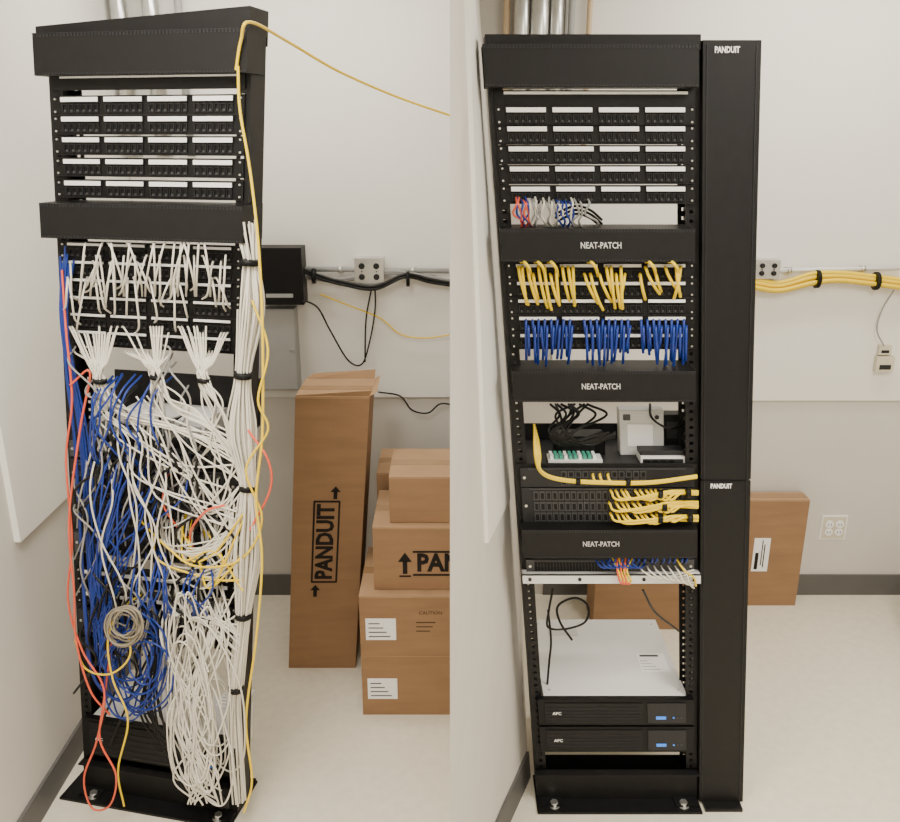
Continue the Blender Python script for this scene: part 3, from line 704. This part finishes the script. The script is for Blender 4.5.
conduit('wall_conduit', 384, 276, 449, 279, 0.008, 'lightgrey', 0.02)
conduit('wall_conduit', 752, 271, 900, 268, 0.009, 'lightgrey', 0.02)
def wp(u, v, o=0.03): return bw(u, v, 0.016+o)
wc = Cables('black_wall_cables', 'ck', 0.006)
for i in range(4):
    o = rnd.uniform(-2, 2); wc.add([wp(304, 271+o, 0.05), wp(322, 278+o, 0.05), wp(345, 284+o, 0.06), wp(375, 288+o, 0.07), wp(405, 276+o, 0.06), wp(430, 281+o, 0.05), wp(455, 285+o, 0.05)])
wc.add([wp(304, 300), wp(318, 308), wp(330, 330), wp(348, 360), wp(362, 364), wp(370, 340), wp(375, 310), wp(375, 286)], r=0.0035)
wc.add([wp(372, 286), wp(366, 320), wp(365, 362)], r=0.0035)
wc.add([wp(378, 392), wp(400, 396), wp(412, 410), wp(428, 413), wp(440, 404), wp(455, 405)], r=0.0035)
wc.build()
wc = Cables('grey_wall_cables', 'cg', 0.006)
for i in range(3):
    o = rnd.uniform(-2, 2); wc.add([wp(304, 276+o, 0.03), wp(340, 280+o, 0.03), wp(390, 272+o, 0.04), wp(455, 282+o, 0.03)])
wc.build()
wc = Cables('yellow_wall_cable', 'cy', 0.0032)
wc.add([wp(320, 294), wp(350, 306), wp(380, 318), wp(400, 334), wp(425, 338), wp(455, 334)]); wc.build()
wc = Cables('yellow_wall_cable_bundle', 'cy', 0.009)
for i in range(14):
    o = rnd.uniform(-4.5, 4.5); o2 = rnd.uniform(0.02, 0.06)
    wc.add([wp(744, 281+o*0.5, o2), wp(756, 284+o, o2), wp(780, 287+o, o2), wp(812, 279+o*1.2, o2), wp(838, 277+o, o2), wp(870, 280+o, o2), wp(930, 288+o, o2)])
wc.build()
wc = Cables('grey_phone_cable', 'cg', 0.003); wc.add([wp(894, 290), wp(882, 310), wp(877, 330), wp(884, 346)]); wc.build()
b = MB('wall_cable_straps')
for u, v in ((314, 276), (408, 279)): p = wp(u, v, 0.05); b.cyl(p-Vector((0.006, 0, 0)), p+Vector((0.006, 0, 0)), 0.030, 'black2', 16, world=True)
for u, v in ((817, 279), (876, 281)): p = wp(u, v, 0.04); b.cyl(p-Vector((0.006, 0, 0)), p+Vector((0.006, 0, 0)), 0.036, 'black2', 16, world=True)
b.build()
def riser(u, r, m, zbot=1.9):
    p = bw(u, 5, r+0.03); b = MB('ceiling_conduit'); b.cyl((p.x, p.y, zbot), (p.x, p.y, CEIL), r, m, 20, world=True)
    b.cyl((p.x, p.y, zbot+0.36), (p.x, p.y, zbot+0.40), r*1.12, m, 20, world=True)
    b.box(p.x-0.01, p.x+0.01, p.y, W0, zbot+0.2, zbot+0.22, 'steel'); b.build()
for u, r, m in ((507, 0.012, 'tan'), (522, 0.030, 'steel'), (540, 0.034, 'steel'), (557, 0.026, 'steel'), (572, 0.012, 'grey'), (590, 0.010, 'tan')): riser(u, r, m)
for u, r, m in ((75, 0.018, 'tan'), (118, 0.03, 'steel'), (150, 0.03, 'steel'), (178, 0.014, 'grey')): riser(u, r, m)

b = MB('waste_bin')
b.cyl((1.985, 3.05, 0.0), (1.985, 3.05, 0.26), 0.095, 'black2', 28, r2=0.12, world=True, caps=False)
b.cyl((1.985, 3.05, 0.0), (1.985, 3.05, 0.006), 0.095, 'black2', 28, world=True)
b.cyl((1.985, 3.05, 0.252), (1.985, 3.05, 0.262), 0.125, 'dark', 28, world=True, caps=False); b.build()

# ---------------------------------------------------------------- lights
def troffer(x, y, w, h, e):
    b = MB('ceiling_light'); z = CEIL-0.012
    b.box(x-w/2, x+w/2, y-h/2, y+h/2, z, CEIL, 'lightgrey'); b.box(x-w/2+0.03, x+w/2-0.03, y-h/2+0.03, y+h/2-0.03, z-0.004, z, 'lamp'); po = b.build()
    l = bpy.data.lights.new('lamp', 'AREA'); l.shape = 'RECTANGLE'; l.size = w-0.08; l.size_y = h-0.08; l.energy = e; l.color = (1.0, 0.95, 0.86)
    o = bpy.data.objects.new('lamp', l); bpy.context.collection.objects.link(o)
    o.parent = po; o.location = Vector((x, y, z-0.01))-po.location
troffer(-0.62, 1.0, 0.6, 1.2, 48); troffer(1.25, 1.0, 0.6, 1.2, 50); troffer(0.3, -0.6, 1.2, 0.6, 33)
troffer(-0.55, 2.85, 1.0, 0.3, 12); troffer(1.4, 2.85, 1.2, 0.3, 17)
w = bpy.data.worlds.new('World'); bpy.context.scene.world = w; w.use_nodes = True
w.node_tree.nodes['Background'].inputs['Color'].default_value = (0.9, 0.92, 1, 1); w.node_tree.nodes['Background'].inputs['Strength'].default_value = 0.5

cam = bpy.data.cameras.new('camera'); cam.sensor_fit = 'HORIZONTAL'; cam.sensor_width = 36; cam.lens = F/900*36; cam.clip_start = 0.05
co_ = bpy.data.objects.new('camera', cam); co_.location = CAM; co_.rotation_euler = (math.radians(90)-PITCH, 0, 0)
bpy.context.collection.objects.link(co_); bpy.context.scene.camera = co_
